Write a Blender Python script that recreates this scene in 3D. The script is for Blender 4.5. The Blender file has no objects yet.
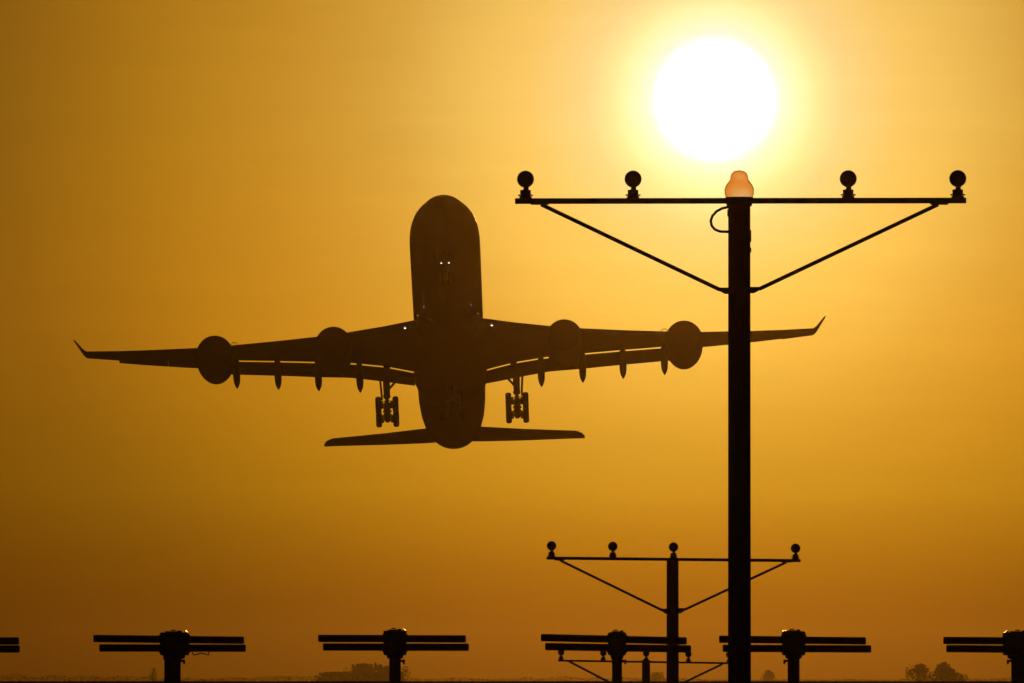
import bpy, math, random
from mathutils import Vector, Matrix

random.seed(7)
C = bpy.context.scene.collection
S = bpy.context.scene

# ------------------------------------------------------------------ camera
F = 12800.0                      # focal length in pixels (450 mm on 36 mm, 1024 px wide)
EYE = 1.5
HORIZON = 680.5
cam_d = bpy.data.cameras.new("camera")
cam_d.lens = 450.0
cam_d.sensor_width = 36.0
cam_d.clip_start = 0.5
cam_d.clip_end = 60000.0
cam = bpy.data.objects.new("camera", cam_d)
cam.location = (0, 0, EYE)
cam.rotation_euler = (math.radians(90) + math.atan((HORIZON - 341.5) / F), 0, 0)
C.objects.link(cam)
S.camera = cam

# ------------------------------------------------------------------ exposure
S.view_settings.view_transform = 'Standard'
S.view_settings.look = 'None'
S.view_settings.exposure = 0.0
S.view_settings.gamma = 1.0
S.view_settings.use_curve_mapping = False
S.cycles.use_denoising = True
S.cycles.volume_bounces = 0
S.cycles.max_bounces = 6

# ------------------------------------------------------------------ sun
SUN_AZ = (715 - 512) / F          # to the right of the view axis
SUN_EL = (HORIZON - 100) / F
SUN = Vector((math.sin(SUN_AZ) * math.cos(SUN_EL), math.cos(SUN_AZ) * math.cos(SUN_EL), math.sin(SUN_EL)))
SUN_STRENGTH = 0.0085
sd = bpy.data.lights.new("sun", 'SUN')
sd.energy = SUN_STRENGTH
sd.angle = math.radians(0.5)
sd.color = (1.0, 0.33, 0.012)
so = bpy.data.objects.new("sun", sd)
so.rotation_euler = (-SUN).to_track_quat('-Z', 'Y').to_euler()
C.objects.link(so)


def lin(c):
    out = []
    for v in c:
        v = v / 255.0
        out.append(v / 12.92 if v <= 0.04045 else ((v + 0.055) / 1.055) ** 2.4)
    return out


# ------------------------------------------------------------------ sky
# radiance of the dusty sunset sky round the sun (distance from the sun in px-angles of 1/12800 rad, colour)
AUREOLE = [
    (0, (255, 255, 250)), (57, (260, 262, 252)), (64, (260, 262, 238)), (71, (260, 262, 219)), (81, (260, 263, 199)), (93, (258, 258, 178)),
    (104, (258, 244, 160)), (116, (258, 234, 152)), (129, (258, 222, 140)), (157, (257, 215, 124)), (190, (255, 206, 105)), (230, (247, 198, 94)),
    (275, (234, 184, 82)), (320, (222, 168, 66)), (376, (212, 155, 52)), (446, (200, 141, 38)), (548, (181, 124, 25)),
    (620, (165, 111, 20)), (710, (143, 95, 17)), (800, (130, 84, 12)), (900, (116, 72, 8)), (1100, (95, 56, 5)),
    (1500, (66, 36, 3)), (2200, (44, 22, 2)), (4000, (26, 12, 2)), (9000, (14, 6, 1)), (25600, (8, 3, 1))]
AUREOLE_SCALE = 1.6
# extinction towards the horizon (px-angles above the horizon, factor)
EXTINCTION = [(-40, (.02, .02, .02)), (0, (.50, .28, .0)), (70, (.60, .43, .02)), (190, (.97, .98, .45)), (340, (1.1, 1.05, .75)), (560, (.93, .97, .97)), (700, (.88, .92, .98))]
EXT_SCALE = 1.2

w = bpy.data.worlds.new("World")
S.world = w
w.use_nodes = True
nt = w.node_tree
nt.nodes.clear()
N, L = nt.nodes.new, nt.links.new
tc = N('ShaderNodeTexCoord')
nrm = N('ShaderNodeVectorMath'); nrm.operation = 'NORMALIZE'
L(tc.outputs['Generated'], nrm.inputs[0])
sub = N('ShaderNodeVectorMath'); sub.operation = 'SUBTRACT'
sub.inputs[1].default_value = SUN
L(nrm.outputs[0], sub.inputs[0])
ln = N('ShaderNodeVectorMath'); ln.operation = 'LENGTH'
L(sub.outputs[0], ln.inputs[0])
half = N('ShaderNodeMath'); half.operation = 'MULTIPLY'; half.inputs[1].default_value = 0.5
L(ln.outputs['Value'], half.inputs[0])
pw = N('ShaderNodeMath'); pw.operation = 'POWER'; pw.inputs[1].default_value = 0.35
L(half.outputs[0], pw.inputs[0])
ramp = N('ShaderNodeValToRGB')
el = ramp.color_ramp.elements
while len(el) > 1:
    el.remove(el[-1])
for i, (r, col) in enumerate(AUREOLE):
    p = min(1.0, (r / F / 2) ** 0.35)
    e = el[0] if i == 0 else el.new(p)
    e.position = p
    e.color = [v / AUREOLE_SCALE for v in lin(col)] + [1]
L(pw.outputs[0], ramp.inputs[0])
sep = N('ShaderNodeSeparateXYZ')
L(nrm.outputs[0], sep.inputs[0])
mr = N('ShaderNodeMapRange')
E0, E1 = EXTINCTION[0][0], EXTINCTION[-1][0]
mr.inputs['From Min'].default_value = E0 / F
mr.inputs['From Max'].default_value = E1 / F
L(sep.outputs['Z'], mr.inputs['Value'])
ramp2 = N('ShaderNodeValToRGB')
el = ramp2.color_ramp.elements
while len(el) > 1:
    el.remove(el[-1])
for i, (r, col) in enumerate(EXTINCTION):
    p = (r - E0) / (E1 - E0)
    e = el[0] if i == 0 else el.new(p)
    e.position = p
    e.color = [v / EXT_SCALE for v in col] + [1]
L(mr.outputs[0], ramp2.inputs[0])
mul = N('ShaderNodeMix'); mul.data_type = 'RGBA'; mul.blend_type = 'MULTIPLY'; mul.inputs['Factor'].default_value = 1
L(ramp.outputs[0], mul.inputs['A']); L(ramp2.outputs[0], mul.inputs['B'])
# thin, flat streaks of cloud
mp = N('ShaderNodeMapping'); mp.inputs['Scale'].default_value = (70, 70, 520)
L(nrm.outputs[0], mp.inputs[0])
nz = N('ShaderNodeTexNoise'); nz.inputs['Scale'].default_value = 1.0; nz.inputs['Detail'].default_value = 4; nz.inputs['Roughness'].default_value = .55
L(mp.outputs[0], nz.inputs['Vector'])
cl = N('ShaderNodeMapRange')
cl.inputs['From Min'].default_value = .3; cl.inputs['From Max'].default_value = .75
cl.inputs['To Min'].default_value = .978; cl.inputs['To Max'].default_value = 1.035
L(nz.outputs['Fac'], cl.inputs['Value'])
mul2 = N('ShaderNodeMix'); mul2.data_type = 'RGBA'; mul2.blend_type = 'MULTIPLY'; mul2.inputs['Factor'].default_value = 1
L(mul.outputs['Result'], mul2.inputs['A']); L(cl.outputs[0], mul2.inputs['B'])
bg = N('ShaderNodeBackground'); bg.inputs['Strength'].default_value = AUREOLE_SCALE * EXT_SCALE
L(mul2.outputs['Result'], bg.inputs['Color'])
sky = N('ShaderNodeTexSky'); sky.sky_type = 'NISHITA'; sky.sun_disc = False
sky.sun_elevation = SUN_EL; sky.sun_rotation = SUN_AZ
sky.dust_density = 6.0; sky.air_density = 2.0; sky.ozone_density = 0.5
tint = N('ShaderNodeMix'); tint.data_type = 'RGBA'; tint.blend_type = 'MULTIPLY'; tint.inputs['Factor'].default_value = 1
tint.inputs['B'].default_value = (1.0, .5, .1, 1)
L(sky.outputs[0], tint.inputs['A'])
bg2 = N('ShaderNodeBackground'); bg2.inputs['Strength'].default_value = 0.002
L(tint.outputs['Result'], bg2.inputs['Color'])
# the disc of the sun
disc = N('ShaderNodeMapRange'); disc.interpolation_type = 'SMOOTHSTEP'
disc.inputs['From Min'].default_value = 40 / F; disc.inputs['From Max'].default_value = 67 / F
disc.inputs['To Min'].default_value = 1.6; disc.inputs['To Max'].default_value = 0
L(ln.outputs['Value'], disc.inputs['Value'])
bg3 = N('ShaderNodeBackground'); bg3.inputs['Color'].default_value = (1, .98, .9, 1)
L(disc.outputs[0], bg3.inputs['Strength'])
ad = N('ShaderNodeAddShader'); ad2 = N('ShaderNodeAddShader'); out = N('ShaderNodeOutputWorld')
L(bg.outputs[0], ad.inputs[0]); L(bg2.outputs[0], ad.inputs[1])
L(ad.outputs[0], ad2.inputs[0]); L(bg3.outputs[0], ad2.inputs[1])
L(ad2.outputs[0], out.inputs['Surface'])
w.cycles.sampling_method = 'MANUAL'
w.cycles.sample_map_resolution = 2048


# ------------------------------------------------------------------ materials
def mat(name, col, rough=.5, metal=0.0, vary=.15, scale=3.0, bump=0.0, coat=0.0, trans=0.0, emit=None, aspect=(1, 1, 1)):
    m = bpy.data.materials.new(name)
    m.use_nodes = True
    t = m.node_tree
    b = t.nodes['Principled BSDF']
    tcx = t.nodes.new('ShaderNodeTexCoord')
    mpx = t.nodes.new('ShaderNodeMapping'); mpx.inputs['Scale'].default_value = aspect
    t.links.new(tcx.outputs['Object'], mpx.inputs[0])
    n = t.nodes.new('ShaderNodeTexNoise'); n.inputs['Scale'].default_value = scale; n.inputs['Detail'].default_value = 5
    t.links.new(mpx.outputs[0], n.inputs['Vector'])
    r = t.nodes.new('ShaderNodeValToRGB')
    r.color_ramp.elements[0].position = .3; r.color_ramp.elements[1].position = .7
    r.color_ramp.elements[0].color = [v * (1 - vary) for v in col] + [1]
    r.color_ramp.elements[1].color = [min(1, v * (1 + vary)) for v in col] + [1]
    t.links.new(n.outputs['Fac'], r.inputs[0])
    t.links.new(r.outputs[0], b.inputs['Base Color'])
    b.inputs['Roughness'].default_value = rough
    b.inputs['Metallic'].default_value = metal
    b.inputs['Coat Weight'].default_value = coat
    b.inputs['Coat Roughness'].default_value = .08
    b.inputs['Transmission Weight'].default_value = trans
    if bump:
        bp = t.nodes.new('ShaderNodeBump'); bp.inputs['Strength'].default_value = bump; bp.inputs['Distance'].default_value = .02
        t.links.new(n.outputs['Fac'], bp.inputs['Height'])
        t.links.new(bp.outputs[0], b.inputs['Normal'])
    if emit:
        b.inputs['Emission Color'].default_value = list(emit[0]) + [1]
        b.inputs['Emission Strength'].default_value = emit[1]
    return m


M_PAINT = mat('aircraft_paint', (.1, .1, .105), .4, vary=.06, scale=.6, coat=.7)
M_BELLY = mat('belly_paint', (.09, .09, .095), .5, vary=.1, scale=.5)
M_WING = mat('wing_grey', (.09, .092, .095), .5, vary=.1, scale=.8, aspect=(1, .3, 1))
M_METAL = mat('bare_metal', (.5, .5, .52), .25, metal=1.0, vary=.08, scale=4)
M_GLINT = mat('glint_mirror', (.7, .68, .64), .16, metal=1.0, vary=.05, scale=30)  # mirror finish of the added glint plates
M_LIP = mat('intake_lip_metal', (.12, .12, .12), .45, metal=.4, vary=.08, scale=4)
M_DARKMETAL = mat('dark_metal', (.12, .11, .1), .5, metal=.8, vary=.2, scale=6)
M_RUBBER = mat('tyre_rubber', (.025, .025, .025), .85, vary=.2, scale=8)
M_GEAR = mat('gear_paint', (.35, .35, .36), .45, vary=.15, scale=7)
M_GLASS = mat('dark_glass', (.02, .02, .025), .08, vary=.1)
M_LAMP = mat('lit_lamp', (1, .95, .85), .3, vary=.01, emit=((1, .93, .82), 2.2))
M_DIMGLOW = mat('dim_glow', (1, .9, .75), .3, vary=.01, emit=((1, .7, .4), .35))  # root lights, and discs imitating reflections on the nose gear
M_STEEL = mat('galvanised_steel', (.22, .22, .22), .5, metal=.6, vary=.25, scale=9, bump=.15)
M_MAST = mat('mast_paint', (.16, .1, .07), .55, vary=.25, scale=5, bump=.1, aspect=(1, 1, .2))
M_CAN = mat('lamp_can', (.09, .085, .08), .5, vary=.2, scale=20)
M_LENS = mat('lamp_lens', (.1, .1, .1), .12, vary=.2, scale=30)
M_CABLE = mat('cable_rubber', (.03, .03, .03), .6, vary=.2, scale=20)
M_FIBRE = mat('antenna_fibreglass', (.2, .08, .05), .5, vary=.2, scale=4)
M_BOX = mat('antenna_housing', (.1, .1, .1), .35, vary=.25, scale=9, bump=.1, coat=.3)
M_BARK = mat('bark', (.07, .05, .035), .9, vary=.3, scale=2, bump=.5, aspect=(1, 1, .25))
M_LEAF = mat('leaf', (.05, .07, .025), .7, vary=.4, scale=.5)
M_HEDGE = mat('hedge_leaf', (.05, .065, .03), .8, vary=.4, scale=.2)
M_GRASS = mat('grass', (.05, .06, .022), .9, vary=.4, scale=.4, bump=.4)
# see-through lamp cover, its amber tint standing in for sun glare
M_GLARE = bpy.data.materials.new('glare_tint_glass')
M_GLARE.use_nodes = True
_t = M_GLARE.node_tree
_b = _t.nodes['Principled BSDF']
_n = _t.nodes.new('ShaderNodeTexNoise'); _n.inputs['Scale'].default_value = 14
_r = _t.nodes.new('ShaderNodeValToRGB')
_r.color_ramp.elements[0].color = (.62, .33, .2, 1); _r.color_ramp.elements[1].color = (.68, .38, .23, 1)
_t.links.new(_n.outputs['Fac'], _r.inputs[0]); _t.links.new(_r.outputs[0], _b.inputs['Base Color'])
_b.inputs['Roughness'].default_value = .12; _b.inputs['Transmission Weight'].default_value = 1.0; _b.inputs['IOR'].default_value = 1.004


# ------------------------------------------------------------------ mesh helper
class MB:
    def __init__(self):
        self.v, self.f = [], []

    def add(self, vs, fs):
        o = len(self.v)
        self.v += [tuple(x) for x in vs]
        self.f += [tuple(i + o for i in f) for f in fs]
        return self

    def box(self, c, s, m=None):
        x, y, z = [k / 2 for k in s]
        vs = [Vector((a, b, d)) for a in (-x, x) for b in (-y, y) for d in (-z, z)]
        if m is not None:
            vs = [m @ p for p in vs]
        vs = [p + Vector(c) for p in vs]
        return self.add(vs, [(0, 1, 3, 2), (4, 6, 7, 5), (0, 4, 5, 1), (2, 3, 7, 6), (0, 2, 6, 4), (1, 5, 7, 3)])

    def bevel_box(self, c, s, b=.01, m=None):
        x, y, z = [k / 2 for k in s]
        rings = []
        for zz, ins in ((-z, b), (-z + b, 0), (z - b, 0), (z, b)):
            a, d = x - ins, y - ins
            k = b
            rings.append([Vector(p) for p in ((-a + k, -d, zz), (a - k, -d, zz), (a, -d + k, zz), (a, d - k, zz), (a - k, d, zz),
                                              (-a + k, d, zz), (-a, d - k, zz), (-a, -d + k, zz))])
        if m is not None:
            rings = [[m @ p for p in r] for r in rings]
        rings = [[p + Vector(c) for p in r] for r in rings]
        return self.loft(rings)

    def loft(self, rings, caps=(True, True), closed=True):
        o = len(self.v)
        n = len(rings[0])
        for r in rings:
            self.v += [tuple(p) for p in r]
        for i in range(len(rings) - 1):
            a, b = o + i * n, o + (i + 1) * n
            for k in range(n if closed else n - 1):
                k2 = (k + 1) % n
                self.f.append((a + k, a + k2, b + k2, b + k))
        if caps[0]:
            self.f.append(tuple(o + k for k in reversed(range(n))))
        if caps[1]:
            self.f.append(tuple(o + (len(rings) - 1) * n + k for k in range(n)))
        return self

    def tube(self, pts, r, seg=12, caps=(True, True)):
        pts = [Vector(p) for p in pts]
        rs = r if isinstance(r, (list, tuple)) else [r] * len(pts)
        rings = []
        ref = None
        for i, p in enumerate(pts):
            d = (pts[min(i + 1, len(pts) - 1)] - pts[max(i - 1, 0)]).normalized()
            if ref is None:
                ref = Vector((0, 0, 1)) if abs(d.z) < .9 else Vector((0, 1, 0))
            u = d.cross(ref).normalized()
            ref = u.cross(d).normalized()
            rings.append([p + (u * math.cos(a) + ref * math.sin(a)) * rs[i] for a in [2 * math.pi * k / seg for k in range(seg)]])
        return self.loft(rings, caps)

    def lathe(self, c, axis, prof, seg=24, caps=(True, True)):
        """prof: (distance along axis, radius)"""
        c, axis = Vector(c), Vector(axis).normalized()
        ref = Vector((0, 0, 1)) if abs(axis.z) < .9 else Vector((0, 1, 0))
        u = axis.cross(ref).normalized()
        q = axis.cross(u)
        rings = [[c + axis * a + (u * math.cos(t) + q * math.sin(t)) * max(r, 1e-4) for t in [2 * math.pi * k / seg for k in range(seg)]]
                 for a, r in prof]
        return self.loft(rings, caps)

    def build(self, name, material, parent=None, smooth=True, recalc=True):
        me = bpy.data.meshes.new(name)
        me.from_pydata(self.v, [], self.f)
        import bmesh
        bm = bmesh.new(); bm.from_mesh(me)
        if recalc:
            bmesh.ops.recalc_face_normals(bm, faces=bm.faces)
        bm.to_mesh(me); bm.free()
        me.materials.append(material)
        if smooth:
            me.shade_smooth()
            try:
                me.set_sharp_from_angle(angle=math.radians(38))
            except Exception:
                pass
        o = bpy.data.objects.new(name, me)
        C.objects.link(o)
        if parent is not None:
            o.parent = parent
        return o


def empty(name, loc, label, cat, group=None):
    o = bpy.data.objects.new(name, None)
    o.empty_display_size = .5
    C.objects.link(o)
    o.location = loc
    o['label'] = label
    o['category'] = cat
    if group:
        o['group'] = group
    return o


def copy_tree(o, parent=None):
    c = o.copy()
    C.objects.link(c)
    c.parent = parent
    if parent is not None:
        c.matrix_parent_inverse = o.matrix_parent_inverse.copy()
    for ch in list(o.children):
        copy_tree(ch, c)
    return c


# ------------------------------------------------------------------ ground: flat airfield with a low grass bank 430 m away
def ground_z(x, y):
    b = math.exp(-((y - 430) / 55.0) ** 2)
    return 1.472 * b + .004 * math.sin(x * .9) * b + .003 * math.sin(x * 2.7 + 1) * b


ys = [-3000, -1500, -600, -200, 0, 60, 120, 170, 220, 270, 300] + [310 + 6 * k for k in range(42)] + [600, 800, 1200, 2000, 3500, 6000, 10000, 16000]
xs = [-8000, -3000, -1200, -500, -200, -100, -60] + [-40 + k * 1.0 for k in range(81)] + [60, 100, 200, 500, 1200, 3000, 8000]
g = MB()
vs = [(x, y, ground_z(x, y)) for y in ys for x in xs]
nx = len(xs)
g.add(vs, [(j * nx + i, j * nx + i + 1, (j + 1) * nx + i + 1, (j + 1) * nx + i) for j in range(len(ys) - 1) for i in range(nx - 1)])
ground = g.build('ground', M_GRASS)
ground['kind'] = 'structure'

# ------------------------------------------------------------------ haze
HAZE_K = 6.5e-5
hz = MB().box((0, 6500, 34), (19000, 21000, 72))
haze_m = bpy.data.materials.new('haze')
haze_m.use_nodes = True
ht = haze_m.node_tree
ht.nodes.clear()
pv = ht.nodes.new('ShaderNodeVolumePrincipled')
pv.inputs['Color'].default_value = (.92, .74, .48, 1)
pv.inputs['Density'].default_value = HAZE_K
pv.inputs['Anisotropy'].default_value = 0.975
ho = ht.nodes.new('ShaderNodeOutputMaterial')
ht.links.new(pv.outputs[0], ho.inputs['Volume'])
haze = hz.build('haze', haze_m, smooth=False)
haze['kind'] = 'stuff'


def at(px, py, d):
    """the world point seen at pixel px, py at the distance d"""
    return Vector(((px - 512) * d / F, d, EYE + (HORIZON - py) * d / F))


# ------------------------------------------------------------------ airliner
PX0, PZ0, PD, PITCH, ROLL, YAW, SREF = -5.2445, 28.56, 1071.6, 16.6, 1.83, -.05, 37.0
plane = empty('airliner', (PX0, PD, EYE + PZ0),
              'dark four-engined jet airliner climbing with its wheels down, seen from below in front', 'airliner')
plane.rotation_euler = (Matrix.Rotation(math.radians(YAW), 3, 'Z') @ Matrix.Rotation(math.radians(-ROLL), 3, 'Y')
                        @ Matrix.Rotation(math.radians(-PITCH), 3, 'X')).to_euler()
SIN, COS = .309, .951            # view direction against the fuselage axis, for sizing the flap slots


def P(x, s, z):
    return Vector((x, s - SREF, z))


def spow(v, p):
    return math.copysign(abs(v) ** p, v)


fus = [(0, -.75, .03, .03), (.12, -.75, .3, .32), (.45, -.74, .62, .66), (1.0, -.7, .96, 1.02), (1.8, -.62, 1.28, 1.3), (2.8, -.5, 1.58, 1.58), (4.0, -.34, 1.9, 1.92),
       (4.8, -.28, 2.1, 2.05), (5.5, -.22, 2.28, 2.17), (6.3, -.15, 2.44, 2.32), (7.2, -.09, 2.6, 2.48), (8.1, -.05, 2.71, 2.61), (9, -.02, 2.8, 2.71), (10.2, 0, 2.86, 2.79), (11.5, 0, 2.89, 2.84), (16, 0, 2.9, 2.85), (24, 0, 2.9, 2.85), (32, 0, 2.9, 2.85),
       (40, 0, 2.9, 2.85), (48, 0, 2.88, 2.84), (53, .05, 2.84, 2.78), (57, .24, 2.72, 2.56), (61, .58, 2.48, 2.28), (64, .95, 2.2, 1.92), (66, 1.25, 1.96, 1.67), (68, 1.6, 1.68, 1.36), (70, 1.87, 1.32, .93),
       (72, 2.2, .95, .57), (73.6, 2.5, .6, .35), (74.2, 2.62, .38, .24), (74.4, 2.66, .2, .14)]
SEG = 56
rings = [[P(rx * math.cos(a), s, zc + rz * math.sin(a)) for a in [2 * math.pi * k / SEG for k in range(SEG)]] for s, zc, rx, rz in fus]
fuselage = MB().loft(rings).build('fuselage', M_PAINT, plane)
# belly fairing round the wing root
fair = [(23.2, -2.2, .6, .45), (24.2, -2.1, 1.6, .85), (26, -1.95, 2.6, 1.2), (28.5, -1.85, 3.02, 1.42), (32, -1.8, 3.1, 1.5), (38, -1.8, 3.1, 1.5), (42, -1.8, 3.06, 1.42),
        (44.5, -1.85, 2.7, 1.2), (46.8, -2.0, 1.7, .85), (48.2, -2.1, .6, .5)]
rings = [[P(rx * spow(math.cos(a), .75), s, zc + rz * spow(math.sin(a), .75)) for a in [2 * math.pi * (k + .5) / 40 for k in range(40)]] for s, zc, rx, rz in fair]
MB().loft(rings).build('belly_fairing', M_BELLY, plane)
# flight deck windows and cabin windows
ck = MB()
for k in range(-3, 3):
    a0, a1 = math.radians(90 + k * 21 + 1.5), math.radians(90 + (k + 1) * 21 - 1.5)
    qs = []
    for (s, zc, rx, rz) in ((2.25, -.565, 1.43, 1.44), (3.15, -.455, 1.69, 1.7)):
        for a in (a0, (a0 + a1) / 2, a1):
            qs.append(P((rx + .012) * math.cos(a), s, zc + (rz + .012) * math.sin(a)))
    ck.add(qs, [(0, 1, 4, 3), (1, 2, 5, 4)])
ck.build('flight_deck_window', M_GLASS, fuselage)

# ---- wing
def lerp_table(t, x):
    for i in range(len(t) - 1):
        if x <= t[i + 1][0]:
            break
    a, b = t[i], t[i + 1]
    f = (x - a[0]) / (b[0] - a[0])
    return [p + (q - p) * f for p, q in zip(a[1:], b[1:])]


#           x     sLE    chord  z(LE)  t/c   incidence
STATION = [(1.5, 25.6, 14.6, -2.08, .14, 4.5),
           (3.0, 26.5, 13.55, -2.0, .14, 4.2),
           (5.5, 28.15, 10.9, -1.81, .13, 3.6),
           (8.1, 29.85, 9.0, -1.56, .12, 3.0),
           (11.2, 31.85, 7.4, -1.22, .115, 2.4),
           (14.5, 34.0, 6.0, -.76, .115, 1.9),
           (17.8, 36.15, 4.75, -.26, .12, 1.4),
           (21.4, 38.5, 4.05, .36, .12, 1.0),
           (25.5, 41.2, 3.1, 1.21, .12, .6),
           (28.0, 42.8, 2.45, 1.75, .12, .4),
           (30.6, 44.48, 1.85, 2.37, .12, .2)]
HINGE = .71


def foil(c, tc):
    """thickness (upper, lower) at fraction c of the chord, with some camber"""
    yt = 5 * tc * (.2969 * math.sqrt(max(c, 0)) - .126 * c - .3516 * c * c + .2843 * c ** 3 - .1015 * c ** 4)
    cam = .012 * math.sin(math.pi * min(1, c)) + .01 * (c ** 3)
    return cam + yt, cam - yt * .95


def wing_pt(x, frac, zoff, sx, off=(0, 0)):
    sle, ch, z, tc, inc = lerp_table(STATION, x)
    i = math.radians(inc)
    ds, dz = frac * ch, zoff * ch
    return P(sx * x, sle + ds * math.cos(i) + dz * math.sin(i), z - ds * math.sin(i) + dz * math.cos(i))


def wing_ring(x, f0, f1, sx, n=14):
    tc = lerp_table(STATION, x)[3]
    fr = [f0 + (f1 - f0) * (1 - math.cos(math.pi * k / n)) / 2 if f0 == 0 else f0 + (f1 - f0) * k / n for k in range(n + 1)]
    if f0 == 0:
        fr = [(k / n) ** 1.7 * f1 for k in range(n + 1)]
    up = [wing_pt(x, f, foil(f, tc)[0], sx) for f in fr]
    lo = [wing_pt(x, f, foil(f, tc)[1], sx) for f in fr]
    return lo[::-1] + up[1:] if f0 == 0 else lo[::-1] + up


def vv(p):
    return (p.y + SREF) * SIN - p.z * COS


XS_MAIN = [1.5, 3.0, 4.2, 5.5, 6.8, 8.1, 9.6, 11.2, 12.8, 14.5, 16.2, 17.8, 19.6, 21.4, 23.4, 25.5, 27.4]


def flap_ring(x, sx, chord, ang, gap, n=10):
    """a drooped flap section hung behind and under the wing so that a slot stays open"""
    te = [wing_pt(x, HINGE, foil(HINGE, lerp_table(STATION, x)[3])[k], sx) for k in (0, 1)]
    vte = max(vv(p) for p in te)
    te = te[1]
    a = math.radians(ang)
    pts = []
    fr = [(k / n) ** 1.6 for k in range(n + 1)]
    prof = [(f, foil(f, .12)[1]) for f in fr][::-1] + [(f, foil(f, .12)[0]) for f in fr][1:]
    for f, t in prof:
        ds, dz = f * chord, t * chord
        pts.append(P(sx * x, te.y + SREF + .12 + ds * math.cos(a) + dz * math.sin(a), te.z - ds * math.sin(a) + dz * math.cos(a)))
    dv = vte + gap - min(vv(p) for p in pts)
    for p in pts:
        p.z -= dv / COS
    return pts


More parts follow.
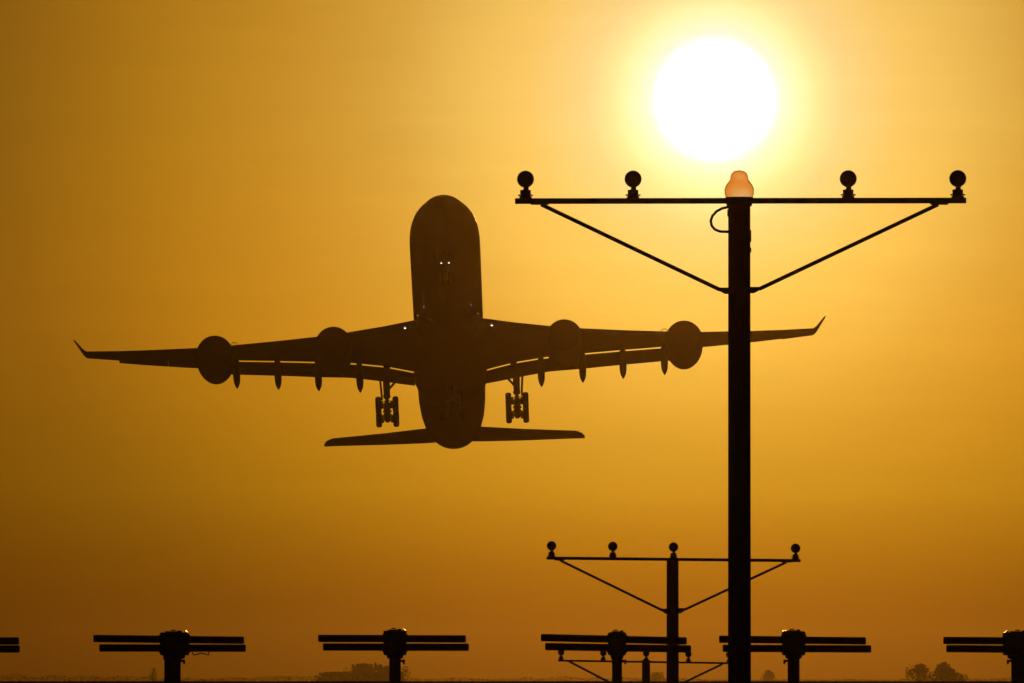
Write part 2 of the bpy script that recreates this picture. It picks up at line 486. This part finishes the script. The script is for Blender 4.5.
#        x     chord angle
FLAP = [(3.0, 1.95, 15), (4.2, 2.1, 15), (5.5, 2.2, 15), (6.8, 2.15, 15), (8.3, 2.05, 15.5), (9.4, 2.05, 16), (11.2, 2.05, 17), (12.8, 2.0, 17), (14.5, 1.95, 17.5), (16.2, 1.9, 18), (18.0, 1.85, 18), (19.9, 1.8, 18)]
GAP = .105
for sx in (-1, 1):
    mb = MB().loft([wing_ring(x, 0, HINGE, sx) for x in XS_MAIN] +
                   [wing_ring(x, 0, HINGE, sx) for x in (28.0, 29.2, 30.6)])
    wing = mb.build('wing', M_WING, plane)
    # fixed trailing edge of the tip
    MB().loft([wing_ring(x, HINGE + .003, 1.0, sx, 8) for x in (27.95, 29.2, 30.6)]).build('wing_tip_edge', M_WING, wing)
    # winglet
    wl = []
    for (x, sl, ch, z, tilt) in ((30.605, 44.48, 1.85, 2.37, 0), (30.75, 44.7, 1.76, 2.48, 28), (30.98, 45.05, 1.6, 2.76, 48), (31.25, 45.5, 1.3, 3.22, 54), (31.55, 46.05, .95, 3.76, 57), (31.78, 46.4, .6, 4.12, 58)):
        r = []
        n = 8
        fr = [(k / n) ** 1.6 for k in range(n + 1)]
        ca, sa = math.cos(math.radians(tilt)), math.sin(math.radians(tilt))
        for f, t in [(f, foil(f, .1)[1]) for f in fr][::-1] + [(f, foil(f, .1)[0]) for f in fr][1:]:
            r.append(P(sx * (x - t * ch * sa), sl + f * ch, z + t * ch * ca - .012 * f * ch))
        wl.append(r)
    MB().loft(wl).build('winglet', M_PAINT, wing)
    # flaps
    for x0, x1 in ((3.0, 8.996), (9.004, 19.9)):
        xs_ = sorted(set([x0, x1] + [x for x, _, _ in FLAP if x0 < x < x1]))
        MB().loft([flap_ring(x, sx, lerp_table(FLAP, x)[0], lerp_table(FLAP, x)[1], GAP) for x in xs_]).build('flap', M_WING, wing)
    # ailerons, the left one of the picture drooped, the right one raised
    dip = 18 if sx < 0 else -4
    for x0, x1 in ((20.0, 23.73), (23.75, 27.93)):
        rr_ = []
        for x in (x0, (x0 + x1) / 2, x1):
            ring = wing_ring(x, HINGE + .004, 1.0, sx, 8)
            tcx = lerp_table(STATION, x)[3]
            hp = wing_pt(x, HINGE, foil(HINGE, tcx)[1], sx)
            m = Matrix.Rotation(math.radians(-dip), 3, 'X')
            rr_.append([hp + m @ (p - hp) for p in ring])
        MB().loft(rr_).build('aileron', M_WING, wing)
    # flap track fairings
    for x in (7.6, 11.08, 14.48, 17.98):
        fr_ = flap_ring(min(x, 19.8), sx, lerp_table(FLAP, x)[0], lerp_table(FLAP, x)[1], GAP)
        te = max(fr_, key=vv)
        a = wing_pt(x, HINGE - .2, foil(.5, .11)[1] - .01, sx)
        b = wing_pt(x, HINGE, foil(HINGE, .11)[1] - .035, sx)
        tip = te + Vector((0, .7, -1.02))
        mid = te + Vector((0, -.1, -.28))
        c1 = b.lerp(mid, .5) + Vector((0, 0, -.12))
        path = [a, a.lerp(b, .3) + Vector((0, 0, -.1)), a.lerp(b, .7) + Vector((0, 0, -.1)), b, c1, mid, mid.lerp(tip, .3), mid.lerp(tip, .6), mid.lerp(tip, .85), tip]
        MB().tube(path, [.05, .18, .26, .29, .3, .3, .28, .22, .11, .01], 14).build('flap_track_fairing', M_WING, wing)
    # bracket of the inner flap over the wheel bay
    a_ = wing_pt(5.3, HINGE, foil(HINGE, .13)[1], sx)
    MB().bevel_box(a_ + Vector((0, .05, -.12)), (.55, .7, .4), .05, Matrix.Rotation(math.radians(-20), 3, 'X')).build('flap_bracket', M_WING, wing)
    # engines
    for (ex, es, ez) in ((9.58, 26.6, -3.38), (19.6, 33.5, -1.56)):
        c = P(sx * ex, es, ez)
        prof = [(.0, 1.24), (-.06, 1.3), (-.04, 1.37), (.1, 1.44), (.5, 1.53), (1.2, 1.58), (2.4, 1.58), (3.4, 1.53), (4.3, 1.41), (5.2, 1.2), (5.25, 1.16), (5.2, 1.14), (4.6, 1.12)]
        nac = MB()
        nac.lathe(c, (0, 1, 0), prof[2:] + [(4.2, .7)], 40)
        eng = nac.build('engine', M_PAINT, plane)
        # intake lip and duct, fan, core nozzle
        lip = MB()
        seg = 40
        rgs = [[c + Vector((r * math.cos(t), a, r * math.sin(t))) for t in [2 * math.pi * k / seg for k in range(seg)]] for a, r in ((-.038, 1.372), (-.09, 1.33), (-.07, 1.27), (.05, 1.22), (.5, 1.2), (1.0, 1.23))]
        lip.loft(rgs, (False, False)).build('intake_lip', M_LIP, eng)
        fan = MB()
        for k in range(22):
            t = 2 * math.pi * k / 22
            u, q = Vector((math.cos(t), 0, math.sin(t))), Vector((-math.sin(t), 0, math.cos(t)))
            p0, p1 = c + u * .36 + Vector((0, -.12, 0)), c + u * 1.19 + Vector((0, -.13, 0))
            fan.add([p0 - q * .05, p0 + q * .05 + Vector((0, .16, 0)), p1 + q * .2 + Vector((0, .1, 0)), p1 - q * .12], [(0, 1, 2, 3)])
        fan.lathe(c, (0, 1, 0), [(-.45, .01), (-.38, .1), (-.2, .24), (.02, .36), (.1, .37)], 24)
        f_o = fan.build('fan', M_DARKMETAL, eng)
        f_o.location = (0, .75, 0)
        MB().lathe(c, (0, 1, 0), [(4.4, .85), (5.4, .78), (6.4, .58), (6.9, .5), (6.9, .4), (7.6, .05)], 28).build('core_nozzle', M_DARKMETAL, eng)
        # pylon
        top = wing_pt(ex, .0, 0, sx)
        u_ = wing_pt(ex, .35, foil(.35, .11)[1], sx)
        py = MB()
        rgs = []
        for (ss, zt, zb, hw) in ((es + 1.3, ez + 1.52, ez + 1.3, .06), (es + 2.4, ez + 1.72, ez + 1.3, .22), (top.y + SREF, top.z + .02, ez + 1.2, .26),
                                 (top.y + SREF + 1.2, top.z - .1, ez + 1.0, .26), (u_.y + SREF, u_.z + .05, u_.z - .45, .2), (u_.y + SREF + 1.6, u_.z - .02, u_.z - .2, .06)):
            zt = max(zt, zb + .05)
            rgs.append([P(sx * ex - hw, ss, zb), P(sx * ex + hw, ss, zb), P(sx * ex + hw, ss, zt), P(sx * ex - hw, ss, zt)])
        py.loft(rgs).build('pylon', M_WING, eng)
        # curved strake on the inboard shoulder of the nacelle
        k_ = c + Vector((-sx * 1.2, 2.2, .92))
        st = [k_ + Vector((-sx * d, .8 * d, h)) for d, h in ((0, .0), (.1, .36), (.3, .62), (.55, .64), (.75, .42))]
        MB().tube(st, .028, 6).build('nacelle_strake', M_WING, eng)

# ---- tail
for sx in (-1, 1):
    rr_ = []
    for (x, sl, zl, st_, zt) in ((.6, 62.8, .64, 69.4, 1.4), (2.4, 63.9, .74, 69.7, 1.42), (6, 66.3, 1.22, 70.6, 1.66), (9.6, 68.7, 1.77, 71.5, 1.96), (10.5, 69.35, 1.93, 71.8, 2.05), (11.0, 70.2, 2.0, 72.0, 2.1), (11.25, 71.2, 2.06, 72.1, 2.12)):
        ch = st_ - sl
        fr = [(k / 10) ** 1.6 for k in range(11)]
        r = []
        for f, t in [(f, -foil(f, .09)[0]) for f in fr][::-1] + [(f, foil(f, .09)[0]) for f in fr][1:]:
            r.append(P(sx * x, sl + f * ch, zl + (zt - zl) * f + t * ch))
        rr_.append(r)
    MB().loft(rr_).build('tailplane', M_PAINT, plane)
rr_ = []
for (z, sl, st_) in ((1.8, 58.5, 72.2), (3.0, 60.3, 72.6), (5, 62.6, 73.2), (8, 66.2, 74.2), (10.6, 69.3, 74.9), (11.0, 70.2, 74.9)):
    ch = (st_ - sl) * .68
    fr = [(k / 10) ** 1.6 for k in range(11)]
    rr_.append([P(t * ch * .8, sl + f * ch, z) for f, t in [(f, -foil(f, .09)[0]) for f in fr][::-1] + [(f, foil(f, .09)[0]) for f in fr][1:]])
fin = MB().loft(rr_).build('fin', M_PAINT, plane)
rr_ = []
for (z, sl, st_) in ((2.6, 59.8, 72.4), (5, 62.6, 73.2), (8, 66.2, 74.2), (10.5, 69.2, 74.9)):
    s0, s1 = sl + (st_ - sl) * .685, st_
    hw = (st_ - sl) * .022
    rr_.append([P(-hw, s0, z), P(0, s1, z), P(hw, s0, z)])
MB().loft(rr_).build('rudder', M_PAINT, fin)


# ---- landing gear
def wheel(c, r, wdt, parent):
    hw = wdt / 2
    t = MB().lathe(c, (1, 0, 0), [(-hw * .7, r * .5), (-hw * .95, r * .62), (-hw, r * .8), (-hw * .75, r * .95), (-hw * .3, r), (hw * .3, r), (hw * .75, r * .95), (hw, r * .8), (hw * .95, r * .62), (hw * .7, r * .5)], 28)
    w_ = t.build('wheel', M_RUBBER, parent)
    MB().lathe(c, (1, 0, 0), [(-hw * .72, r * .12), (-hw * .72, r * .48), (hw * .72, r * .48), (hw * .72, r * .12)], 20).build('rim', M_METAL, w_)
    return w_


def main_gear(x, s, z, top, tilt, name='main_gear', door=1):
    a = math.radians(tilt)
    c = P(x, s, z)
    d = Vector((0, math.cos(a), -math.sin(a)))       # aft along the bogie
    mb = MB()
    mb.tube([P(x, s - .2, top), c + Vector((0, -.06, 1.35))], [.31, .27], 16)
    for q in (-.55, 0, .55):
        mb.tube([c + d * q + Vector((-.36, 0, .05)), c + d * q + Vector((.36, 0, .05))], .1, 10)
    mb.tube([c + Vector((0, -.07, 1.6)), c + Vector((0, 0, 0))], .15, 14)
    mb.tube([c + Vector((0, -.07, 1.28)), c + Vector((0, -.07, 1.42))], .31, 14)
    mb.tube([c - d * 1.2, c + d * 1.2], .25, 12)
    mb.tube([c + Vector((0, -.02, -.15)), c + Vector((0, 0, .4))], .24, 12)
    for q in (-.99, .99):
        p = c + d * q
        mb.tube([p + Vector((-.8, 0, 0)), p + Vector((.8, 0, 0))], .085, 10)
        for e in (-.4, .4):
            mb.tube([p + Vector((e - .12, 0, 0)), p + Vector((e + .1, 0, 0))], .33, 14)
        mb.tube([p + Vector((-.1, 0, .12)), p + Vector((.1, 0, .12))], .26, 10)
    # torque links, brake rods, side stay
    for e in (-.1, .1):
        mb.tube([c + Vector((e, .2, 1.3)), c + Vector((e, .55, .8)), c + Vector((e, .15, .25))], .05, 8)
        mb.tube([c - d * .9 + Vector((e * 2.4, 0, -.22)), c + d * .9 + Vector((e * 2.4, 0, -.22))], .035, 6)
    for k in range(5):
        hz_ = .45 + k * .24
        mb.tube([c + Vector((-.27, -.05, hz_)), c + Vector((.27, -.05, hz_ + .03))], .045, 6)
    if door:
        mb.tube([P(x - door * 1.5, s, top + .1), c + Vector((0, -.06, 1.75))], .1, 10)
        mb.tube([P(x - door * .2, s, top - .4), P(x - door * .55, s, top - .1)], .06, 8)
    g_ = mb.build(name, M_GEAR, plane)
    for q in (-.99, .99):
        for e in (-.72, .72):
            wheel(c + d * q + Vector((e, 0, 0)), .7, .5, g_)
    if door:
        m = Matrix.Rotation(math.radians(4 * door), 3, 'Y')
        MB().bevel_box(P(x + door * .5, s, top - .95), (.16, 1.9, 2.3), .03, m).build('gear_door', M_PAINT, g_)
    return g_


for sx in (-1, 1):
    main_gear(5.5 if sx > 0 else -5.4, 39.8, -5.3, -1.9, 19, door=sx)
main_gear(0, 39.8, -5.0, -2.6, 14, 'centre_gear', door=0)
# nose gear with its lamps
def shell_lamp(c, r, name, m, parent):
    o = MB().lathe(c, (0, 1, 0), [(-.34, r * 1.06), (-.34, r * 1.14), (.1, r * 1.1), (.25, r * .5), (.25, .01), (.2, .01), (.02, r * .95), (-.34, r * 1.06)], 16, (False, False)).build(name, M_DARKMETAL, parent)
    MB().lathe(c, (0, 1, 0), [(-.04, .0), (-.04, r * .975), (-.02, r * .96), (-.02, .0)], 16).build('lens', m, o)
    return o


ng = MB()
ng.tube([P(0, 6.5, -2.0), P(0, 6.7, -3.9)], .17, 14)
ng.tube([P(0, 6.68, -3.8), P(0, 6.75, -4.75)], .1, 12)
ng.tube([P(-.5, 6.75, -4.75), P(.5, 6.75, -4.75)], .08, 10)
ng.tube([P(0, 8.6, -2.6), P(0, 6.72, -3.6)], .07, 8)
ng.tube([P(-.4, 6.55, -3.55), P(.4, 6.55, -3.55)], .05, 8)
ngo = ng.build('nose_gear', M_GEAR, plane)
for e in (-.33, .33):
    wheel(P(e, 6.75, -4.75), .53, .36, ngo)
for e in (-.31, .31):
    shell_lamp(P(e, 6.38, -3.55), .085, 'taxi_light', M_LAMP, ngo)
    shell_lamp(P(e * .75, 6.42, -3.9), .055, 'lamp_reflection', M_DIMGLOW, ngo)  # glowing disc imitating a dim reflection below the taxi light
    MB().bevel_box(P(e * 2.1, 6.2, -3.3), (.05, 1.6, 1.3), .015).build('gear_door', M_PAINT, ngo)
# lamps in the wing roots
for sx in (-1, 1):
    k = wing_pt(3.6, .02, 0, sx) + Vector((0, -.24, -.3))
    shell_lamp(k, .1, 'landing_light', M_LAMP, plane)
    k = P(sx * 2.5, 24.6, -1.95)
    shell_lamp(k, .08, 'root_light', M_DIMGLOW, plane)

# ------------------------------------------------------------------ approach light masts
def lamp(mb_parent, p, k, r=.085):
    """spot lamp on its socket; p is the point on top of the bar"""
    mb = MB()
    mb.lathe(p, (0, 0, 1), [(0, .062 * k), (.018 * k, .062 * k), (.02 * k, .05 * k), (.035 * k, .05 * k), (.037 * k, .053 * k), (.082 * k, .053 * k), (.083 * k, .026 * k), (.1 * k, .02 * k), (.13 * k, .018 * k)], 14)
    mb.bevel_box(p + Vector((0, 0, .03 * k)), (.15 * k, .05 * k, .014 * k), .004 * k)
    so_ = mb.build('lamp_socket', M_CAN, mb_parent)
    c = p + Vector((0, 0, .19 * k))
    h = MB().lathe(c, (0, 1, 0), [(-.062 * k, r * .86 * k), (-.07 * k, r * .94 * k), (-.05 * k, r * k), (-.01 * k, r * k), (.03 * k, r * .86 * k), (.07 * k, r * .55 * k), (.1 * k, r * .25 * k), (.105 * k, .01)], 28)
    h.bevel_box(c + Vector((r * k * .2, .02 * k, -r * k * .95)), (.03 * k, .05 * k, .05 * k), .005 * k)
    ho_ = h.build('lamp_head', M_CAN, mb_parent)
    MB().lathe(c, (0, 1, 0), [(-.064 * k, .005), (-.075 * k, r * .3 * k), (-.068 * k, r * .84 * k), (-.06 * k, r * .85 * k)], 24).build('lens', M_LENS, ho_)


def mast(label, d, pole_x, pole_w, bar, lamps, brace_l, brace_r, bar_h, top_y, k=1.0, pole_m=M_MAST, lamp_k=1.0):
    """bar = (x0, y0, x1, y1) in the photo; brace_* = (x outer, y outer, x inner, y inner)"""
    base = at(pole_x, 0, d); base.z = 0
    root = empty('approach_light_mast', base, label, 'light mast', 'approach light masts')

    def q(px, py, dy=0):
        v = at(px, py, d) - base
        v.y += dy
        return v
    u = d / F
    r = pole_w * u / 2
    zt = q(pole_x, top_y).z
    pm = MB()
    pm.lathe((0, 0, 0), (0, 0, 1), [(0, r * 1.9), (.04, r * 1.9), (.045, r * 1.05), (.6, r * 1.03), (zt * .5, r), (zt, r * .98)], 28)
    for a in range(4):
        t = a * math.pi / 2 + .78
        pm.tube([(r * 1.55 * math.cos(t), r * 1.55 * math.sin(t), .03), (r * 1.55 * math.cos(t), r * 1.55 * math.sin(t), .08)], .02, 6)
    pm.build('pole', pole_m, root)
    x0, y0, x1, y1 = bar
    h = bar_h * u
    a, b = q(x0, y0), q(x1, y1)
    yb = -r - h * .55
    ang = math.atan2(b.z - a.z, b.x - a.x)
    cb = (a + b) / 2; cb.y = yb
    bm_ = MB().bevel_box(cb, ((b - a).length, h, h), h * .08, Matrix.Rotation(-ang, 3, 'Y'))
    bm_.build('crossbar', M_STEEL, root)
    # clamp round the pole
    cl_ = MB()
    zc = a.z + (b.z - a.z) * (0 - a.x) / (b.x - a.x)
    cl_.lathe((0, 0, zc - h * .45), (0, 0, 1), [(0, r * 1.04), (0, r * 1.07), (h * .9, r * 1.07), (h * .9, r * 1.04)], 28)
    cl_.build('bar_clamp', M_STEEL, root)
    for (ox, oy, ix, iy) in (brace_l, brace_r):
        o_, i_ = q(ox, oy), q(ix, iy)
        o_.y = yb; i_.y = yb * .55
        sgn = 1 if ox > pole_x else -1
        br = MB().tube([o_, i_], 2.0 * u * (1 if k == 1 else .62 if k > .6 else .52), 8)
        br.bevel_box(o_ + Vector((sgn * h * .2, 0, h * .15)), (h * 3.2, h * .5, h * .45), h * .06)
        br.build('brace', M_STEEL, root)
        bk = MB()
        hh = 3.5 * u * k
        xw = abs(i_.x) - r * .55
        vs_ = []
        for yy in (yb * .9, yb * .1):
            vs_ += [(sgn * r * .55, yy, i_.z + hh * .6), (sgn * (r * .55 + xw * 1.12), yy, i_.z + hh * .6), (sgn * (r * .55 + xw * 1.0), yy, i_.z - hh * .4), (sgn * (r * .55 + xw * .62), yy, i_.z - hh * 1.15), (sgn * r * .55, yy, i_.z - hh * 1.1)]
        bk.add(vs_, [(0, 1, 2, 3, 4), (9, 8, 7, 6, 5)] + [(i, (i + 1) % 5, (i + 1) % 5 + 5, i + 5) for i in range(5)])
        bk.build('brace_bracket', M_STEEL, root)
    for lx in lamps:
        px = q(lx, 0)
        t = (px.x - a.x) / (b.x - a.x)
        lamp(root, Vector((px.x, yb, a.z + (b.z - a.z) * t + h / 2)), lamp_k)
    return root, q, u


m1, q1, u1 = mast('tall round light mast in front, the sun right above its top', 128, 739.4, 22.6, (515, 201.5, 966, 200.9), (525.5, 633, 848, 957.5),
                  (541, 204.8, 720, 290), (938, 204.8, 759, 289.3), 5.6, 199, 1.0)
# lamp on top of the tallest mast, its cover coloured to imitate glare
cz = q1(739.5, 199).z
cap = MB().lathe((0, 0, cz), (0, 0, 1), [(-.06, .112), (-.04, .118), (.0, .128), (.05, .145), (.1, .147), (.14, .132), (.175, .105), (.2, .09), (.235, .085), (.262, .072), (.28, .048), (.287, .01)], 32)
cap.build('lamp_cover', M_GLARE, m1)
MB().lathe((0, 0, cz), (0, 0, 1), [(-.07, .12), (-.07, .126), (-.03, .131), (.0, .136), (.012, .14), (.02, .137), (.02, .128)], 32).build('lamp_collar', M_MAST, m1)
MB().lathe((0, 0, cz), (0, 0, 1), [(-.03, .1), (.004, .1), (.006, .045), (.01, .01)], 16).build('lamp_socket', M_CAN, m1)
# cable loop
pts = []
for (px, py) in ((729, 207), (722, 208.5), (716.5, 211.5), (712.5, 216), (710.8, 221), (711.8, 226), (715, 229.6), (720, 231.6), (730, 232)):
    v = q1(px, py); v.y = -.06
    pts.append(v)
MB().tube(pts, .0135, 8).build('cable_loop', M_CABLE, m1)
for py, hh in ((213, .07), (236, .12), (250, .05)):
    v = q1(728.4 if py < 230 else 750.4, py)
    MB().bevel_box((v.x, -.02, v.z), (.02, .06, hh), .004).build('cable_clip', M_STEEL, m1)

m2, q2, u2 = mast('half-height light mast with a lamp centred on its top, behind the tall mast', 226.6, 672.6, 12.2, (546.5, 558.2, 800.5, 560.8), (551.5, 612.7, 673.4, 734.4, 795.3),
                  (560, 560.5, 662.5, 610.5), (786, 562.5, 684, 610), 3.1, 558, .85)
m3, q3, u3 = mast('lowest light mast, hardly rising above the ground, farthest of the three masts', 326.8, 646, 8.2, (558, 660.6, 730, 663.2), (561, 603.2, 646, 688.3, 729),
                  (570, 662, 636, 696), (722, 664.2, 656, 696), 1.9, 660, .55)

# ------------------------------------------------------------------ localizer antennas
AD = 165.0


def antenna(label, cx, up, lo, post_w, box_w, top, knob=1, cable=False, box_dx=0, lip=0, glint_tilt=0):
    base = at(cx, 0, AD); base.z = 0
    root = empty('localizer_antenna', base, label, 'antenna', 'localizer antennas across the runway line')
    u = AD / F

    def q(px, py):
        return at(px, py, AD) - base
    r = post_w * u / 2
    zt = q(cx, top + 24).z
    MB().lathe((0, 0, 0), (0, 0, 1), [(0, r * 1.8), (.03, r * 1.8), (.035, r), (zt - .06, r), (zt - .055, r * 1.15), (zt, r * 1.15)], 24).build('post', M_MAST, root)
    zb, z1 = q(cx, 655.3).z, q(cx, top + 1.4).z
    xm = box_dx * u
    hb = MB()
    hb.bevel_box((xm, 0, (zb + z1) / 2), (box_w * u, .34, z1 - zb), .012)
    hb.bevel_box((xm, 0, zb - .01), (box_w * u * .72, .28, .07), .02)
    hb.bevel_box((xm * .5, 0, z1 + .004), (box_w * u * .6, .22, .022), .005)
    hb.tube([(xm - .02, 0, z1 + .02), (xm - .02, 0, z1 + .035)], .03, 10)
    hb.tube([(xm + .06, -.05, z1), (xm + .06, -.05, z1 + .025)], .022, 8)
    for sx in (-1, 1):
        hb.tube([(xm + sx * box_w * u * .5, -.1, (zb + z1) / 2 + .07), (xm + sx * (box_w * u * .5 + .012), -.1, (zb + z1) / 2 + .07)], .05, 10)
        hb.tube([(xm + sx * box_w * u * .5, -.1, (zb + z1) / 2 - .07), (xm + sx * (box_w * u * .5 + .012), -.1, (zb + z1) / 2 - .07)], .05, 10)
    hb.build('antenna_housing', M_BOX, root)
    if glint_tilt:
        wd = .06 if abs(glint_tilt) > 20 else .08
        m = Matrix.Rotation(math.radians(glint_tilt), 3, 'Y') @ Matrix.Rotation(math.radians(1.45), 3, 'X')
        MB().bevel_box((xm + lip * u, 0, z1 + .004), (wd, .34, .012), .003, m).build('glint_plate', M_GLINT, root)  # added mirror plate, angled to throw a sun glint at the camera
    for (xa, ya, xb, yb_), yy in ((up, .05), (lo, -.05)):
        a, b = q(xa, ya), q(xb, yb_)
        ang = math.atan2(b.z - a.z, b.x - a.x)
        c = (a + b) / 2; c.y = yy
        MB().bevel_box(c, ((b - a).length, .085, 7.4 * u), .012, Matrix.Rotation(-ang, 3, 'Y')).build('antenna_bar', M_FIBRE, root)
    kb = MB()
    z = q(cx, 661).z
    kb.tube([(knob * r, 0, z), (knob * (r + .045), 0, z)], .016, 8)
    kb.tube([(knob * (r + .03), 0, z - .012), (knob * (r + .055), 0, z - .012)], .032, 10)
    kb.build('clamp_bolt', M_STEEL, root)
    if cable:
        pts = [q(px, py) for px, py in ((192, 651), (193.5, 655), (196.5, 654.6), (201, 653), (205, 654), (208.5, 655), (209.5, 651))]
        MB().tube(pts, .008, 6).build('cable', M_CABLE, root)
    return root


antenna('antenna cut by the left edge of the photo, only two bar ends showing', -52, (-131, 640.5, 19, 641), (-126, 649, 20, 649), 14, 28, 630)
antenna('broad-housed antenna with a thin cable hanging under its right arm', 172.6, (93.3, 638.5, 244, 640.3), (99.5, 648, 246, 648.2), 16.5, 29, 631, 1, True, 2.2, lip=11.8, glint_tilt=43)
antenna('antenna with level bars in front of the low wide bush', 395, (318, 638.4, 466, 639), (323, 647, 469, 647.3), 11.5, 23, 629.3, 1, lip=10, glint_tilt=31)
antenna('antenna with sloping bars, just left of the half-height light mast', 617, (540.8, 637.6, 686.8, 641), (545, 646.6, 691, 649), 10, 18, 631, 1)
antenna('antenna whose left arm passes behind the tall light mast', 793.5, (719, 639.2, 866, 641), (722.5, 648.3, 871, 649), 12, 23, 630, -1, lip=-8, glint_tilt=-8)
antenna('antenna at the right edge of the photo, its right half cut off', 1019.5, (943.3, 640.5, 1094, 641.5), (946, 648.6, 1097, 650), 17, 32, 631, -1, box_dx=-.5, lip=-13, glint_tilt=-30)


# ------------------------------------------------------------------ far trees and bushes
def tree(name, label, cat, px, d, h_px, w_px, shape='round', group=None, n=520, m=M_LEAF, seed=1):
    """h_px: height above the horizon line in the photo"""
    rnd = random.Random(seed)
    u = d / F
    n = int(n * 1.8)
    H = EYE + h_px * u
    W = w_px * u / 2
    base = at(px, 0, d); base.z = 0
    root = empty(name, base, label, cat, group)
    tr = MB()
    th = H * .8
    tr.tube([(0, 0, 0), (.1, 0, th * .3), (-.1, .1, th * .65), (.05, 0, th)], [W * .09, W * .07, W * .045, .03], 8)
    tips = []
    for k in range(9):
        a = rnd.uniform(0, 6.28); z0 = th * rnd.uniform(.2, .75)
        e = Vector((math.cos(a) * W * rnd.uniform(.45, .8), math.sin(a) * W * rnd.uniform(.45, .8), min(H * .92, z0 + H * rnd.uniform(.12, .3))))
        tr.tube([(0, 0, z0), (e.x * .5, e.y * .5, z0 + (e.z - z0) * .35), e], [W * .04, W * .025, .02], 6)
        tips.append(e)
    tr.build('trunk', M_BARK, root)
    cr = MB()
    lobes = []
    for k in range(16):
        a = rnd.uniform(0, 6.28); t = rnd.random()
        if shape == 'cone':
            z = H * (.15 + .8 * t); rad = W * (1.05 - t * .95)
        else:
            z = H * (.22 + .66 * t); rad = W * math.sqrt(max(.08, 1 - (2 * t - .85) ** 2 * .85))
        lobes.append((Vector((math.cos(a) * rad * .6, math.sin(a) * rad * .6, z)), rad * .55 + W * .12))
    s_ = max(.16, W * .085)
    for k in range(n):
        c, rr = rnd.choice(lobes)
        dd = Vector((rnd.gauss(0, 1), rnd.gauss(0, 1), rnd.gauss(0, .8)))
        dd = dd.normalized() * rr * rnd.random() ** .45
        p = c + dd
        if p.z < .15 or p.z > H * 1.02:
            continue
        u1_ = Vector((rnd.gauss(0, 1), rnd.gauss(0, 1), rnd.gauss(0, 1))).normalized()
        u2_ = u1_.cross(Vector((rnd.gauss(0, 1), rnd.gauss(0, 1), rnd.gauss(0, 1)))).normalized()
        s0 = s_ * rnd.uniform(.6, 1.5)
        cr.add([p + u1_ * s0, p + u2_ * s0 * .6, p - u1_ * s0, p - u2_ * s0 * .6], [(0, 1, 2, 3)])
    cr.build('crown', m, root, smooth=False, recalc=False)
    return root


TG = 'hazy trees on the horizon'
tree('tree', 'smaller hazy tree with a rounded top, left of the pair by the right edge', 'tree', 917.5, 4300, 16.5, 23, 'round', TG, 700, seed=3)
tree('tree', 'larger hazy tree with a pointed top and sloping right side, right of the pair', 'tree', 943.5, 4300, 17.5, 31, 'cone', TG, 900, seed=5)
tree('tree', 'narrow lone tree just left of the broad-housed antenna post', 'tree', 153, 4800, 15, 9, 'round', TG, 300, seed=8)
tree('bush', 'highest dome of the wide bush left of the level-barred antenna post', 'bush', 366, 5600, 16, 42, 'round', TG, 900, seed=11)
tree('bush', 'low dome that the wide bush ends in behind the level-barred antenna post', 'bush', 392, 5600, 14, 38, 'round', TG, 800, seed=12)
tree('bush', 'low left shoulder of the wide bush, left of its highest dome', 'bush', 338, 5800, 8, 40, 'round', TG, 800, seed=13)
tree('bush', 'small bush low between the sloping-barred antenna and the lowest mast', 'bush', 655, 6800, 8, 18, 'round', TG, 400, seed=14)
tree('bush', 'small bush right behind the foot of the tall light mast', 'bush', 768, 7000, 10, 20, 'cone', TG, 400, seed=15)
tree('bush', 'small bush at the right foot of the larger of the two trees', 'bush', 962, 4300, 7, 14, 'round', TG, 300, seed=16)
# faint brush along the horizon that no one could count
hd = MB()
rnd = random.Random(21)
for k in range(26000):
    px = rnd.uniform(-60, 1090)
    hmax = 1.6 + 1.7 * (.5 + .5 * math.sin(px * .031 + 1.0)) * (.5 + .5 * math.sin(px * .113)) + (3.2 if px < 150 else 0) * (.4 + .6 * abs(math.sin(px * .09))) + (2.5 if 255 < px < 345 else 0) + (2.5 if 520 < px < 600 else 0) * abs(math.sin(px * .07))
    if 700 < px < 900:
        hmax *= .5
    d = rnd.uniform(6000, 6800)
    p = at(px, 0, d)
    p.z = rnd.random() ** 1.3 * (EYE + hmax * d / F)
    u1_ = Vector((rnd.gauss(0, 1), rnd.gauss(0, 1), rnd.gauss(0, 1))).normalized()
    u2_ = u1_.cross(Vector((rnd.gauss(0, 1), rnd.gauss(0, 1), rnd.gauss(0, 1)))).normalized()
    s0 = rnd.uniform(.15, .45)
    hd.add([p + u1_ * s0, p + u2_ * s0 * .6, p - u1_ * s0, p - u2_ * s0 * .6], [(0, 1, 2, 3)])
ho_ = hd.build('brush', M_HEDGE, smooth=False, recalc=False)
ho_['kind'] = 'stuff'
ho_['label'] = 'low hazy brush along the horizon'
ho_['category'] = 'brush'
